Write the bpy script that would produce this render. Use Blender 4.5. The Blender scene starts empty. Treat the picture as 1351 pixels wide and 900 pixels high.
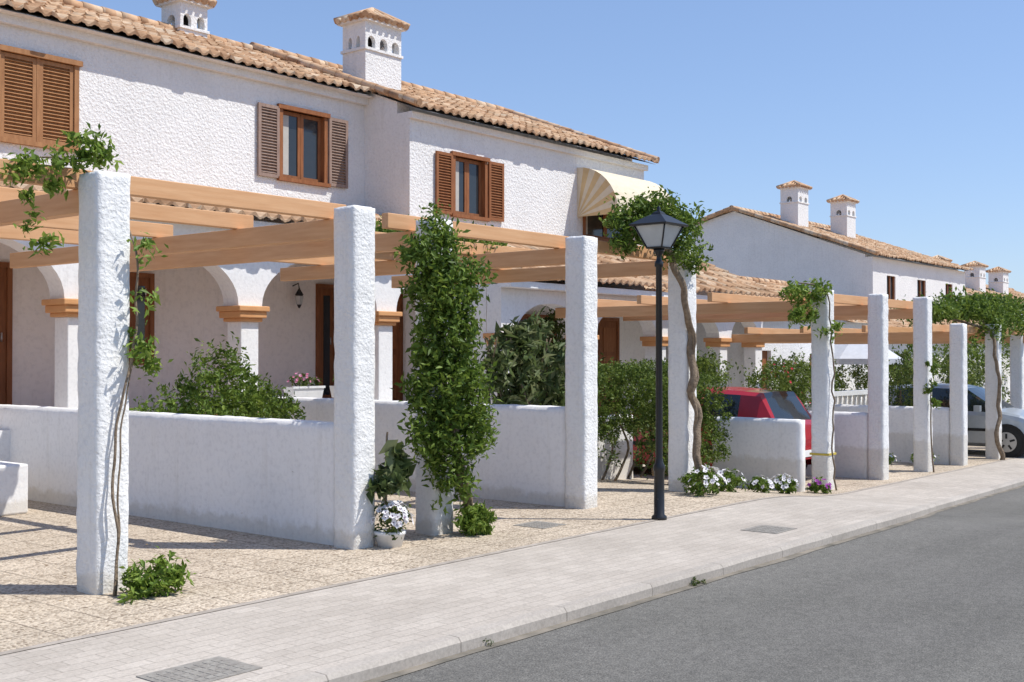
import bpy, math, random
import numpy as np
from mathutils import Vector, Matrix, noise
random.seed(3)
rad=math.radians
scene=bpy.context.scene
COL=scene.collection

# ------------------------------------------------------------------ materials
def newmat(name):
    m=bpy.data.materials.new(name); m.use_nodes=True
    nt=m.node_tree; b=nt.nodes['Principled BSDF']
    return m,nt,b
def L(nt,a,b): nt.links.new(a,b)
def ramp(nt,fac,stops):
    r=nt.nodes.new('ShaderNodeValToRGB')
    e=r.color_ramp.elements
    e[0].position=stops[0][0]; e[0].color=(*stops[0][1],1)
    e[1].position=stops[-1][0]; e[1].color=(*stops[-1][1],1)
    for p,c in stops[1:-1]:
        x=e.new(p); x.color=(*c,1)
    L(nt,fac,r.inputs['Fac']); return r
def objco(nt):
    return nt.nodes.new('ShaderNodeTexCoord').outputs['Object']
def noi(nt,co,scale,detail=4,rough=.55):
    n=nt.nodes.new('ShaderNodeTexNoise'); n.inputs['Scale'].default_value=scale
    n.inputs['Detail'].default_value=detail; n.inputs['Roughness'].default_value=rough
    L(nt,co,n.inputs['Vector']); return n
def bump(nt,b,h,strength,dist,prev=None):
    n=nt.nodes.new('ShaderNodeBump'); n.inputs['Strength'].default_value=strength
    n.inputs['Distance'].default_value=dist
    L(nt,h,n.inputs['Height'])
    if prev: L(nt,prev.outputs['Normal'],n.inputs['Normal'])
    L(nt,n.outputs['Normal'],b.inputs['Normal']); return n
def pmat(name,c1,c2,scale=6,rough=.7,bs=None,bstr=.3,bd=.01,spec=.3,detail=5):
    m,nt,b=newmat(name); co=objco(nt)
    n=noi(nt,co,scale,detail)
    r=ramp(nt,n.outputs['Fac'],[(.3,c1),(.7,c2)])
    L(nt,r.outputs['Color'],b.inputs['Base Color'])
    b.inputs['Roughness'].default_value=rough
    b.inputs['Specular IOR Level'].default_value=spec
    if bs:
        n2=noi(nt,co,bs,4); bump(nt,b,n2.outputs['Fac'],bstr,bd)
    return m
def mixmul(nt,a,bcol,fac=1):
    x=nt.nodes.new('ShaderNodeMix'); x.data_type='RGBA'; x.blend_type='MULTIPLY'
    x.inputs[0].default_value=fac
    L(nt,a,x.inputs[6]); L(nt,bcol,x.inputs[7]); return x.outputs[2]

def stucco(name,c=(.85,.845,.83),sc=26,d=.02,s=.7,grime=True):
    m,nt,b=newmat(name); co=objco(nt)
    n=noi(nt,co,1.3,6,.65)
    r=ramp(nt,n.outputs['Fac'],[(.3,tuple(x*.93 for x in c)),(.6,c)])
    col=r.outputs['Color']
    n0=noi(nt,co,sc*.9,3)
    r0=ramp(nt,n0.outputs['Fac'],[(.3,(.91,.91,.915)),(.52,(1,1,1))])
    col=mixmul(nt,col,r0.outputs['Color'])
    mp0=nt.nodes.new('ShaderNodeMapping'); mp0.inputs['Scale'].default_value=(5,5,.35); L(nt,co,mp0.inputs['Vector'])
    ns=noi(nt,mp0.outputs[0],1.6,5,.7); rs=ramp(nt,ns.outputs['Fac'],[(.28,(.90,.89,.87)),(.45,(1,1,1))])
    col=mixmul(nt,col,rs.outputs['Color'],.8)
    if grime:
        g=nt.nodes.new('ShaderNodeNewGeometry'); sx=nt.nodes.new('ShaderNodeSeparateXYZ'); L(nt,g.outputs['Position'],sx.inputs[0])
        n3=noi(nt,co,9,4)
        ad=nt.nodes.new('ShaderNodeMath'); ad.operation='MULTIPLY_ADD'; ad.inputs[1].default_value=-.2
        L(nt,n3.outputs['Fac'],ad.inputs[0]); L(nt,sx.outputs['Z'],ad.inputs[2])
        r2=ramp(nt,ad.outputs[0],[(.0,(.78,.74,.67)),(.06,(1,1,1))])
        col=mixmul(nt,col,r2.outputs['Color'],.7)
    L(nt,col,b.inputs['Base Color'])
    b.inputs['Roughness'].default_value=.9; b.inputs['Specular IOR Level'].default_value=.15
    v=nt.nodes.new('ShaderNodeTexVoronoi'); v.inputs['Scale'].default_value=sc*1.1
    nn=noi(nt,co,sc*.5,3)
    mp=nt.nodes.new('ShaderNodeVectorMath'); mp.operation='MULTIPLY_ADD'; mp.inputs[1].default_value=(.06,.06,.06)
    L(nt,nn.outputs['Color'],mp.inputs[0]); L(nt,co,mp.inputs[2]); L(nt,mp.outputs[0],v.inputs['Vector'])
    b1=bump(nt,b,v.outputs['Distance'],s*.6,d)
    n4=noi(nt,co,sc,5,.7)
    bump(nt,b,n4.outputs['Fac'],s,d*1.4,b1)
    return m

M={}
M['stucco']=stucco('white_stucco',sc=30,d=.014,s=.6)
M['stucco_hi']=stucco('white_stucco_facade',(.84,.83,.82),22,.021,.65,False)
M['stucco_pink']=stucco('porch_plaster',(.85,.80,.765),20,.005,.35,False)
M['stucco_wall']=stucco('garden_wall_plaster',(.85,.84,.83),24,.006,.4)
M['cap']=pmat('capital_paint',(.60,.29,.12),(.68,.36,.16),5,.7,30,.2,.01)
def wood(name,c1,c2,axis_scale=(1,1,1),rough=.6):
    m,nt,b=newmat(name); co=objco(nt)
    mp=nt.nodes.new('ShaderNodeMapping'); mp.inputs['Scale'].default_value=axis_scale
    L(nt,co,mp.inputs['Vector'])
    n=noi(nt,mp.outputs[0],3,6,.6)
    r=ramp(nt,n.outputs['Fac'],[(.3,c1),(.7,c2)])
    L(nt,r.outputs['Color'],b.inputs['Base Color']); b.inputs['Roughness'].default_value=rough
    b.inputs['Specular IOR Level'].default_value=.25
    bump(nt,b,n.outputs['Fac'],.3,.006); return m
M['beamx']=wood('painted_beam_x',(.58,.31,.15),(.69,.41,.22),(.6,8,8))
M['beamy']=wood('painted_beam_y',(.58,.31,.15),(.69,.41,.22),(8,.6,8))
M['shut']=wood('shutter_wood',(.22,.08,.032),(.33,.135,.055),(6,6,1.2))
M['shut_old']=wood('weathered_shutter_wood',(.24,.16,.13),(.37,.27,.22),(6,6,1.2))
M['shut_light']=wood('varnished_shutter_wood',(.29,.135,.057),(.41,.21,.095),(6,6,1.2))
M['door']=wood('door_wood',(.18,.065,.027),(.28,.11,.045),(6,6,1))
def simple(name,c,rough=.5,metal=0,spec=.5):
    m,nt,b=newmat(name); co=objco(nt); n=noi(nt,co,9,3)
    r=ramp(nt,n.outputs['Fac'],[(.3,tuple(x*.88 for x in c)),(.7,c)])
    L(nt,r.outputs['Color'],b.inputs['Base Color'])
    b.inputs['Roughness'].default_value=rough; b.inputs['Metallic'].default_value=metal
    b.inputs['Specular IOR Level'].default_value=spec; return m
M['glass']=simple('window_glass',(.03,.035,.04),.08,0,.6)
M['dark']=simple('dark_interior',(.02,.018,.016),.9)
M['curtain']=simple('curtain',(.5,.48,.44),.9)
M['black']=simple('black_iron',(.012,.012,.014),.38,0,.5)
M['lampglass']=simple('frosted_lamp_glass',(.50,.52,.52),.12,0,.6)
M['white']=simple('white_paint',(.80,.80,.79),.6)
M['metal']=pmat('cast_iron_cover',(.22,.20,.18),(.33,.31,.275),20,.8,60,.5,.006)
M['bark']=pmat('vine_bark',(.15,.11,.075),(.30,.23,.16),20,.9,40,.8,.02)
M['awn']=simple('awning_cream',(.70,.61,.46),.85)
M['awn2']=simple('awning_sand',(.64,.46,.24),.85)
M['terra']=simple('terracotta',(.45,.2,.1),.8)
M['red']=simple('car_paint_red',(.36,.012,.02),.22,0,.6)
M['silver']=simple('car_paint_silver',(.42,.46,.50),.28,.35,.6)
M['cglass']=simple('car_glass',(.015,.02,.022),.05,0,.8)
M['rubber']=simple('tyre_rubber',(.018,.018,.018),.85)
M['alloy']=simple('wheel_alloy',(.45,.45,.46),.35,.8)
M['lred']=simple('tail_lamp',(.35,.01,.01),.2)
M['fabric']=simple('parasol_fabric',(.62,.64,.68),.9)
M['tape']=simple('yellow_tape',(.55,.42,.06),.6)

def leafmat(name,c1,c2,c3,trans=.3):
    m,nt,b=newmat(name)
    g=nt.nodes.new('ShaderNodeNewGeometry')
    r=ramp(nt,g.outputs['Random Per Island'],[(0,c1),(.55,c2),(1,c3)])
    L(nt,r.outputs['Color'],b.inputs['Base Color'])
    b.inputs['Roughness'].default_value=.5; b.inputs['Specular IOR Level'].default_value=.22
    t=nt.nodes.new('ShaderNodeBsdfTranslucent')
    hs=nt.nodes.new('ShaderNodeHueSaturation'); hs.inputs['Value'].default_value=1.5; hs.inputs['Hue'].default_value=.485
    L(nt,r.outputs['Color'],hs.inputs['Color']); L(nt,hs.outputs['Color'],t.inputs['Color'])
    mx=nt.nodes.new('ShaderNodeMixShader'); mx.inputs[0].default_value=trans
    L(nt,b.outputs[0],mx.inputs[1]); L(nt,t.outputs[0],mx.inputs[2])
    L(nt,mx.outputs[0],nt.nodes['Material Output'].inputs['Surface']); return m
M['lf_vine']=leafmat('vine_leaves',(.055,.10,.014),(.105,.175,.026),(.20,.28,.052))
M['lf_bright']=leafmat('young_vine_leaves',(.085,.15,.020),(.16,.25,.038),(.27,.36,.075))
M['lf_dark']=leafmat('shrub_leaves',(.04,.07,.016),(.08,.12,.028),(.16,.19,.05))
M['lf_hedge']=leafmat('hedge_leaves',(.05,.09,.014),(.10,.15,.027),(.18,.24,.05))
M['lf_broad']=leafmat('broad_leaves',(.06,.09,.028),(.105,.15,.05),(.21,.24,.12))
M['fl_red']=leafmat('red_petals',(.4,.01,.02),(.55,.02,.05),(.6,.06,.12))
M['fl_pink']=leafmat('pink_petals',(.55,.12,.25),(.65,.25,.4),(.7,.5,.6))
M['fl_white']=leafmat('white_petals',(.7,.68,.7),(.78,.76,.78),(.8,.8,.8),.15)
M['fl_purple']=leafmat('purple_petals',(.3,.03,.3),(.4,.08,.4),(.5,.15,.5))
M['fl_c']=simple('flower_centre',(.12,.03,.10),.8)

TW,RL=.21,.36
def tilemat():
    m,nt,b=newmat('terracotta_roof_tiles'); co=objco(nt)
    dv=nt.nodes.new('ShaderNodeVectorMath'); dv.operation='DIVIDE'; dv.inputs[1].default_value=(TW,RL,50)
    L(nt,co,dv.inputs[0])
    fl=nt.nodes.new('ShaderNodeVectorMath'); fl.operation='FLOOR'; L(nt,dv.outputs[0],fl.inputs[0])
    wn=nt.nodes.new('ShaderNodeTexWhiteNoise'); L(nt,fl.outputs[0],wn.inputs['Vector'])
    r=ramp(nt,wn.outputs['Value'],[(0,(.44,.26,.15)),(.35,(.56,.35,.21)),(.75,(.63,.44,.29)),(1,(.68,.54,.40))])
    n=noi(nt,co,7,5,.7); r2=ramp(nt,n.outputs['Fac'],[(.3,(.76,.74,.71)),(.6,(1,1,1))])
    L(nt,mixmul(nt,r.outputs['Color'],r2.outputs['Color']),b.inputs['Base Color'])
    b.inputs['Roughness'].default_value=.85; b.inputs['Specular IOR Level'].default_value=.2
    bump(nt,b,n.outputs['Fac'],.3,.008); return m
M['tile']=tilemat()

def asphalt():
    m,nt,b=newmat('asphalt'); co=objco(nt)
    n1=noi(nt,co,.6,5,.6); n2=noi(nt,co,110,3,.7); n3=noi(nt,co,14,6,.7)
    r=ramp(nt,n1.outputs['Fac'],[(.3,(.138,.133,.122)),(.7,(.165,.158,.147))])
    r2=ramp(nt,n2.outputs['Fac'],[(.25,(.35,.35,.35)),(.5,(1,1,1)),(.75,(1.9,1.88,1.8))])
    r3=ramp(nt,n3.outputs['Fac'],[(.35,(.86,.86,.86)),(.65,(1.08,1.08,1.08))])
    c=mixmul(nt,r.outputs['Color'],r2.outputs['Color']); c=mixmul(nt,c,r3.outputs['Color'])
    mp=nt.nodes.new('ShaderNodeMapping'); mp.inputs['Scale'].default_value=(.05,.9,1); L(nt,co,mp.inputs['Vector'])
    n6=noi(nt,mp.outputs[0],1.5,3); r6=ramp(nt,n6.outputs['Fac'],[(.35,(.88,.88,.88)),(.65,(1.08,1.08,1.07))]); c=mixmul(nt,c,r6.outputs['Color'])
    L(nt,c,b.inputs['Base Color']); b.inputs['Roughness'].default_value=.9; b.inputs['Specular IOR Level'].default_value=.15
    bump(nt,b,n2.outputs['Fac'],.5,.006); return m
def paving(name,bw,rh,mort,c1,c2,cm,off=.5,speck=None):
    m,nt,b=newmat(name); co=objco(nt)
    br=nt.nodes.new('ShaderNodeTexBrick'); br.offset=off
    br.inputs['Scale'].default_value=1; br.inputs['Brick Width'].default_value=bw; br.inputs['Row Height'].default_value=rh
    br.inputs['Mortar Size'].default_value=mort; br.inputs['Mortar Smooth'].default_value=.4
    br.inputs['Color1'].default_value=(*c1,1); br.inputs['Color2'].default_value=(*c2,1); br.inputs['Mortar'].default_value=(*cm,1)
    wn=noi(nt,co,3,3); mp=nt.nodes.new('ShaderNodeVectorMath'); mp.operation='MULTIPLY_ADD'; mp.inputs[1].default_value=(.02,.02,0)
    L(nt,wn.outputs['Color'],mp.inputs[0]); L(nt,co,mp.inputs[2]); L(nt,mp.outputs[0],br.inputs['Vector'])
    c=br.outputs['Color']
    n1=noi(nt,co,.9,6,.7); r1=ramp(nt,n1.outputs['Fac'],[(.3,(.80,.79,.78)),(.65,(1.03,1.03,1.03))])
    c=mixmul(nt,c,r1.outputs['Color'])
    n5=noi(nt,co,45,4,.7); r5=ramp(nt,n5.outputs['Fac'],[(.35,(.82,.82,.82)),(.6,(1.03,1.03,1.03))])
    c=mixmul(nt,c,r5.outputs['Color'])
    b0=None
    if speck:
        v=nt.nodes.new('ShaderNodeTexVoronoi'); v.inputs['Scale'].default_value=speck; L(nt,co,v.inputs['Vector'])
        rv=ramp(nt,v.outputs['Color'],[(.1,(.48,.43,.38)),(.4,(.92,.89,.86)),(.8,(1.18,1.17,1.14))])
        c=mixmul(nt,c,rv.outputs['Color'])
        b0=bump(nt,b,v.outputs['Distance'],.7,-.009)
    L(nt,c,b.inputs['Base Color']); b.inputs['Roughness'].default_value=.85; b.inputs['Specular IOR Level'].default_value=.2
    iv=nt.nodes.new('ShaderNodeMath'); iv.operation='SUBTRACT'; iv.inputs[0].default_value=1; L(nt,br.outputs['Fac'],iv.inputs[1])
    bump(nt,b,iv.outputs[0],.35,.004,b0); return m
M['asphalt']=asphalt()
M['pavers']=paving('sidewalk_pavers',.2,.1,.004,(.54,.485,.425),(.48,.43,.375),(.37,.33,.285))
M['aggr']=paving('exposed_aggregate_tiles',.4,.4,.009,(.585,.505,.41),(.53,.455,.365),(.33,.28,.225),0,55)
M['kerb']=paving('kerb_stone',1.0,4,.006,(.48,.435,.385),(.43,.39,.345),(.28,.25,.22),0)
M['earth']=pmat('dry_earth',(.22,.17,.11),(.33,.27,.19),.4,.95,3,.5,.03)

# ------------------------------------------------------------------ mesh helpers
def empty(name,loc=(0,0,0)):
    e=bpy.data.objects.new(name,None); e.location=loc; e.empty_display_size=.3; COL.objects.link(e); return e
def setparent(o,p):
    if p is not None:
        o.parent=p; o.matrix_parent_inverse=Matrix.Translation(-Vector(p.location))
class MB:
    def __init__(s): s.v=[];s.f=[];s.mi=[];s.mats=[];s.sm=[]
    def m(s,mat):
        if mat not in s.mats: s.mats.append(mat)
        return s.mats.index(mat)
    def face(s,pts,mat,smooth=False):
        i=len(s.v); s.v+= [tuple(p) for p in pts]; s.f.append(tuple(range(i,i+len(pts)))); s.mi.append(s.m(mat)); s.sm.append(smooth)
    def box(s,x0,x1,y0,y1,z0,z1,mat,T=None):
        P=[(x0,y0,z0),(x1,y0,z0),(x1,y1,z0),(x0,y1,z0),(x0,y0,z1),(x1,y0,z1),(x1,y1,z1),(x0,y1,z1)]
        if T is not None: P=[tuple(T@Vector(p)) for p in P]
        i=len(s.v); s.v+=P
        for q in [(0,3,2,1),(4,5,6,7),(0,1,5,4),(1,2,6,5),(2,3,7,6),(3,0,4,7)]:
            s.f.append(tuple(i+k for k in q)); s.mi.append(s.m(mat)); s.sm.append(False)
    def tube(s,pts,rads,mat,n=8,cap=True,smooth=True):
        pts=[Vector(p) for p in pts]; i=len(s.v)
        for k,p in enumerate(pts):
            d=(pts[min(k+1,len(pts)-1)]-pts[max(k-1,0)]).normalized()
            a=d.orthogonal().normalized() if k==0 else (a-d*a.dot(d)).normalized()
            b=d.cross(a)
            for j in range(n):
                t=2*math.pi*j/n; s.v.append(tuple(p+(a*math.cos(t)+b*math.sin(t))*rads[k]))
        mi=s.m(mat)
        for k in range(len(pts)-1):
            for j in range(n):
                s.f.append((i+k*n+j,i+k*n+(j+1)%n,i+(k+1)*n+(j+1)%n,i+(k+1)*n+j)); s.mi.append(mi); s.sm.append(smooth)
        if cap:
            s.f.append(tuple(i+j for j in range(n))[::-1]); s.mi.append(mi); s.sm.append(False)
            s.f.append(tuple(i+(len(pts)-1)*n+j for j in range(n))); s.mi.append(mi); s.sm.append(False)
    def lathe(s,c,prof,mat,n=16,smooth=True,rot=0):
        i=len(s.v)
        for r,z in prof:
            for j in range(n):
                t=2*math.pi*j/n+rot; s.v.append((c[0]+r*math.cos(t),c[1]+r*math.sin(t),c[2]+z))
        mi=s.m(mat)
        for k in range(len(prof)-1):
            for j in range(n):
                s.f.append((i+k*n+j,i+k*n+(j+1)%n,i+(k+1)*n+(j+1)%n,i+(k+1)*n+j)); s.mi.append(mi); s.sm.append(smooth)
        s.f.append(tuple(i+j for j in range(n))[::-1]); s.mi.append(mi); s.sm.append(False)
        s.f.append(tuple(i+(len(prof)-1)*n+j for j in range(n))); s.mi.append(mi); s.sm.append(False)
    def done(s,name,parent=None,bevel=0,matrix=None):
        me=bpy.data.meshes.new(name); me.from_pydata(s.v,[],s.f)
        for m in s.mats: me.materials.append(m)
        me.polygons.foreach_set('material_index',s.mi); me.polygons.foreach_set('use_smooth',s.sm)
        me.update()
        o=bpy.data.objects.new(name,me); COL.objects.link(o)
        if matrix is not None: o.matrix_world=matrix
        setparent(o,parent)
        if bevel:
            b=o.modifiers.new('bevel','BEVEL'); b.width=bevel; b.segments=2; b.limit_method='ANGLE'
        return o

def rough_box(name,x0,x1,y0,y1,z0,z1,mat,parent=None,cell=.04,amp=.005,rnd=.012,zf=None):
    nx=max(2,int((x1-x0)/cell)); ny=max(2,int((y1-y0)/cell)); nz=max(2,int((z1-z0)/cell))
    idx={}; V=[]; F=[]
    def vid(i,j,k):
        key=(i,j,k)
        if key in idx: return idx[key]
        p=Vector((x0+(x1-x0)*i/nx,y0+(y1-y0)*j/ny,z0+(z1-z0)*k/nz))
        ex=(i in(0,nx)); ey=(j in(0,ny)); ez=(k==nz)
        if ex+ey+ez>=2:
            if ex: p.x+= rnd if i==0 else -rnd
            if ey: p.y+= rnd if j==0 else -rnd
            if ez: p.z-= rnd
        n=Vector((noise.noise(p*9),noise.noise(p*9+Vector((7,3,1))),noise.noise(p*9+Vector((1,9,5)))))
        n2=Vector((noise.noise(p*1.7),noise.noise(p*1.7+Vector((7,3,1))),0))
        p+=n*amp*1.3+n2*amp*.8
        idx[key]=len(V); V.append(tuple(p)); return idx[key]
    for j in range(ny):
        for k in range(nz):
            F.append((vid(0,j,k),vid(0,j,k+1),vid(0,j+1,k+1),vid(0,j+1,k)))
            F.append((vid(nx,j,k),vid(nx,j+1,k),vid(nx,j+1,k+1),vid(nx,j,k+1)))
    for i in range(nx):
        for k in range(nz):
            F.append((vid(i,0,k),vid(i+1,0,k),vid(i+1,0,k+1),vid(i,0,k+1)))
            F.append((vid(i,ny,k),vid(i,ny,k+1),vid(i+1,ny,k+1),vid(i+1,ny,k)))
    for i in range(nx):
        for j in range(ny):
            F.append((vid(i,j,nz),vid(i+1,j,nz),vid(i+1,j+1,nz),vid(i,j+1,nz)))
    me=bpy.data.meshes.new(name); me.from_pydata(V,[],F); me.materials.append(mat)
    me.polygons.foreach_set('use_smooth',[True]*len(F)); me.update()
    o=bpy.data.objects.new(name,me); COL.objects.link(o); setparent(o,parent)
    return o

def wall_holes(mb,u0,u1,z0,z1,holes,mat,y,t,axis='x'):
    us=sorted(set([u0,u1]+[h[0] for h in holes]+[h[1] for h in holes]))
    zs=sorted(set([z0,z1]+[h[2] for h in holes]+[h[3] for h in holes]))
    def hole(i,k):
        if i<0 or k<0 or i>=len(us)-1 or k>=len(zs)-1: return True
        cu=(us[i]+us[i+1])/2; cz=(zs[k]+zs[k+1])/2
        return any(h[0]<cu<h[1] and h[2]<cz<h[3] for h in holes)
    def P(u,w,z): return (u,y+w,z) if axis=='x' else (y+w,u,z)
    for i in range(len(us)-1):
        for k in range(len(zs)-1):
            if hole(i,k): continue
            a,b,c,d=us[i],us[i+1],zs[k],zs[k+1]
            mb.face([P(a,0,c),P(b,0,c),P(b,0,d),P(a,0,d)],mat)
            mb.face([P(b,t,c),P(a,t,c),P(a,t,d),P(b,t,d)],mat)
            if hole(i-1,k): mb.face([P(a,t,c),P(a,0,c),P(a,0,d),P(a,t,d)],mat)
            if hole(i+1,k): mb.face([P(b,0,c),P(b,t,c),P(b,t,d),P(b,0,d)],mat)
            if hole(i,k-1): mb.face([P(a,t,c),P(b,t,c),P(b,0,c),P(a,0,c)],mat)
            if hole(i,k+1): mb.face([P(a,0,d),P(b,0,d),P(b,t,d),P(a,t,d)],mat)

def arch_panel(mb,T,Lw,z0,z1,ops,t,mat,n=18):
    xs=[0,Lw]
    for c,hw,sp,ri in ops: xs+=[c-hw*math.cos(math.pi*i/n) for i in range(n+1)]
    xs=sorted(set(round(x,5) for x in xs))
    def zb(x,op):
        c,hw,sp,ri=op; q=max(0,1-((x-c)/hw)**2); return sp+ri*math.sqrt(q)
    def f(pts,sm=False): mb.face([T@Vector(p) for p in pts],mat,sm)
    for a,b in zip(xs[:-1],xs[1:]):
        mid=(a+b)/2; op=next((o for o in ops if abs(mid-o[0])<o[1]),None)
        za,zc=(zb(a,op),zb(b,op)) if op else (z0,z0)
        f([(a,0,za),(b,0,zc),(b,0,z1),(a,0,z1)]); f([(b,t,zc),(a,t,za),(a,t,z1),(b,t,z1)])
        f([(a,t,za),(b,t,zc),(b,0,zc),(a,0,za)])
        f([(a,0,z1),(b,0,z1),(b,t,z1),(a,t,z1)])
    for c,hw,sp,ri in ops:
        if sp>z0:
            f([(c-hw,0,z0),(c-hw,t,z0),(c-hw,t,sp),(c-hw,0,sp)]); f([(c+hw,t,z0),(c+hw,0,z0),(c+hw,0,sp),(c+hw,t,sp)])
    f([(0,t,z0),(0,0,z0),(0,0,z1),(0,t,z1)]); f([(Lw,0,z0),(Lw,t,z0),(Lw,t,z1),(Lw,0,z1)])

def roof_slope(name,origin,width,length,theta,parent,flip=False,rotz=0):
    tw=TW; rl=RL; ns=8; A=.033
    nu=int(width/tw*ns)+1; rows=max(1,int(round(length/rl)))
    us=np.linspace(0,width,nu)
    V=[];vr=[]
    vr.append((0.0,-.05,0))
    for r in range(rows):
        vr.append((r*rl if r else 0.0,.032,r)); vr.append((min((r+1)*rl,length),.0,r))
    F=[]
    rng=np.random.default_rng(int(width*100)+rows)
    jit=rng.normal(0,.006,(rows,int(width/tw)+2))
    for k,(v,w,r) in enumerate(vr):
        for u in us:
            ph=math.cos(2*math.pi*u/tw)
            h=A*ph
            jj=jit[r,int(u/tw)]
            if k==0: h=A*ph-.02 if ph>0 else A*ph
            sag=.025*noise.noise(Vector((u*.5,v*.5,width)))
            V.append((u,v+jj*2.5,w*(1 if k else 0)+h+jj+sag))
    for k in range(len(vr)-1):
        for i in range(nu-1):
            F.append((k*nu+i,k*nu+i+1,(k+1)*nu+i+1,(k+1)*nu+i))
    me=bpy.data.meshes.new(name); me.from_pydata([tuple(v) for v in V],[],F); me.materials.append(M['tile'])
    sm=[(f//(nu-1))%2==1 for f in range(len(F))]
    me.polygons.foreach_set('use_smooth',sm); me.update()
    c,s=math.cos(theta),math.sin(theta)
    if not flip: R=Matrix(((1,0,0),(0,c,-s),(0,s,c)))
    else: R=Matrix(((-1,0,0),(0,-c,s),(0,s,c)))
    o=bpy.data.objects.new(name,me); COL.objects.link(o)
    o.matrix_world=Matrix.Translation(origin)@R.to_4x4(); setparent(o,parent); return o

def ridge_caps(mb,p0,p1,r=.1):
    p0=Vector(p0);p1=Vector(p1); n=max(1,int((p1-p0).length/.36))
    for i in range(n):
        a=p0.lerp(p1,i/n); b=p0.lerp(p1,(i+1.12)/n)
        mb.tube([a,b],[r,r*.86],M['tile'],10)

def chimney(name,x,y,zb,w,d,h,parent,arches=2,oz=.42):
    mb=MB(); z1=zb+h; hb=z1-oz-.12
    mb.box(x-w/2,x+w/2,y-d/2,y+d/2,zb,hb,M['stucco_hi'])
    mb.box(x-w/2-.03,x+w/2+.03,y-d/2-.03,y+d/2+.03,hb,hb+.05,M['stucco_hi'])
    za=hb+.05; zt=z1
    def ops(Lw,n): return [(Lw*(i+.5)/n+ (0),min(Lw/n*.5-.06,.12),za+.12,.11) for i in range(n)]
    T=Matrix.Translation((x-w/2,y-d/2,0)); arch_panel(mb,T,w,za,zt,ops(w,arches),.09,M['stucco_hi'],8)
    T=Matrix.Translation((x+w/2,y+d/2,0))@Matrix.Rotation(math.pi,4,'Z'); arch_panel(mb,T,w,za,zt,ops(w,arches),.09,M['stucco_hi'],8)
    T=Matrix.Translation((x-w/2+.002,y+d/2-.09,0))@Matrix.Rotation(-math.pi/2,4,'Z'); arch_panel(mb,T,d-.18,za,zt,ops(d-.18,max(1,arches-1)),.09,M['stucco_hi'],8)
    T=Matrix.Translation((x+w/2-.002,y-d/2+.09,0))@Matrix.Rotation(math.pi/2,4,'Z'); arch_panel(mb,T,d-.18,za,zt,ops(d-.18,max(1,arches-1)),.09,M['stucco_hi'],8)
    mb.box(x-.06,x+.06,y-.06,y+.06,za,zt,M['dark'])
    ov=.09; W=w/2+ov; D=d/2+ov; zc=zt
    mb.box(x-W+.02,x+W-.02,y-D+.02,y+D-.02,zc,zc+.05,M['stucco_hi'])
    zc+=.052; hr=.27
    A=[(x-W,y-D,zc),(x+W,y-D,zc),(x+W,y+D,zc),(x-W,y+D,zc)]; top=(x,y,zc+hr)
    for i in range(4): mb.face([A[i],A[(i+1)%4],top],M['tile'])
    mb.face(A[::-1],M['tile'])
    for i in range(4):
        a=Vector(A[i]);b=Vector(A[(i+1)%4]); tp=Vector(top); ln=(b-a).length; n=max(3,int(ln/.15))
        mid=(a+b)/2
        for k in range(n):
            t=(k+.5)/n; s0=a.lerp(b,t); fr=1-abs(2*t-1)
            e=s0+(tp-mid)*fr*.95
            up=Vector((0,0,.02)); out=(mid-Vector((x,y,mid.z))).normalized()*.04
            mb.tube([s0+out+up*.3,e+up],[.055,.045],M['tile'],8)
        mb.tube([a+(a-Vector((x,y,a.z)))*.04+Vector((0,0,.03)),tp+Vector((0,0,.03))],[.06,.055],M['tile'],8)
    return mb.done(name,parent)

# ------------------------------------------------------------------ foliage
def cloud(name,blobs,mat,size,parent=None,seed=0,asp=.45,clump=None,up=.35,curl=.25):
    rng=np.random.default_rng(seed+17); C=[]
    for (x,y,z,rx,ry,rz,n) in blobs:
        per=26; nc=max(3,int(n/per))
        d=rng.normal(size=(nc,3)); d/=np.linalg.norm(d,axis=1)[:,None]
        rr=rng.uniform(.25,1.0,nc)**.5
        cc=d*rr[:,None]*np.array([rx,ry,rz])+np.array([x,y,z])
        cr=(clump or (.32*(rx*ry*rz)**(1/3)))*rng.uniform(.5,1.3,nc)
        pick=rng.integers(0,nc,n)
        off=rng.normal(size=(n,3))*.55*cr[pick][:,None]
        C.append(cc[pick]+off)
    C=np.concatenate(C); n=len(C)
    nrm=rng.normal(size=(n,3)); nrm[:,2]+=up*2; nrm/=np.linalg.norm(nrm,axis=1)[:,None]
    t=rng.normal(size=(n,3)); t[:,2]-=.5; t-=nrm*np.sum(t*nrm,axis=1)[:,None]; t/=np.linalg.norm(t,axis=1)[:,None]
    b=np.cross(nrm,t)
    s=size*rng.uniform(.55,1.25,n)[:,None]
    p0=C-t*s*.5; p2=C+t*s*.5-nrm*s*curl*.5; w=s*asp*.5
    p1=C+b*w+nrm*s*curl*.3-t*s*.05; p3=C-b*w+nrm*s*curl*.3-t*s*.05
    V=np.stack([p0,p1,p2,p3],1).reshape(-1,3)
    me=bpy.data.meshes.new(name); me.vertices.add(4*n); me.vertices.foreach_set('co',V.ravel())
    idx=np.arange(4*n).reshape(n,4); tri=np.concatenate([idx[:,[0,1,2]],idx[:,[0,2,3]]],1).reshape(-1,3)
    me.loops.add(tri.size); me.loops.foreach_set('vertex_index',tri.ravel())
    me.polygons.add(len(tri)); me.polygons.foreach_set('loop_start',np.arange(0,tri.size,3)); me.polygons.foreach_set('loop_total',np.full(len(tri),3))
    me.update(); me.validate(); me.materials.append(mat)
    o=bpy.data.objects.new(name,me); COL.objects.link(o); setparent(o,parent); return o
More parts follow.
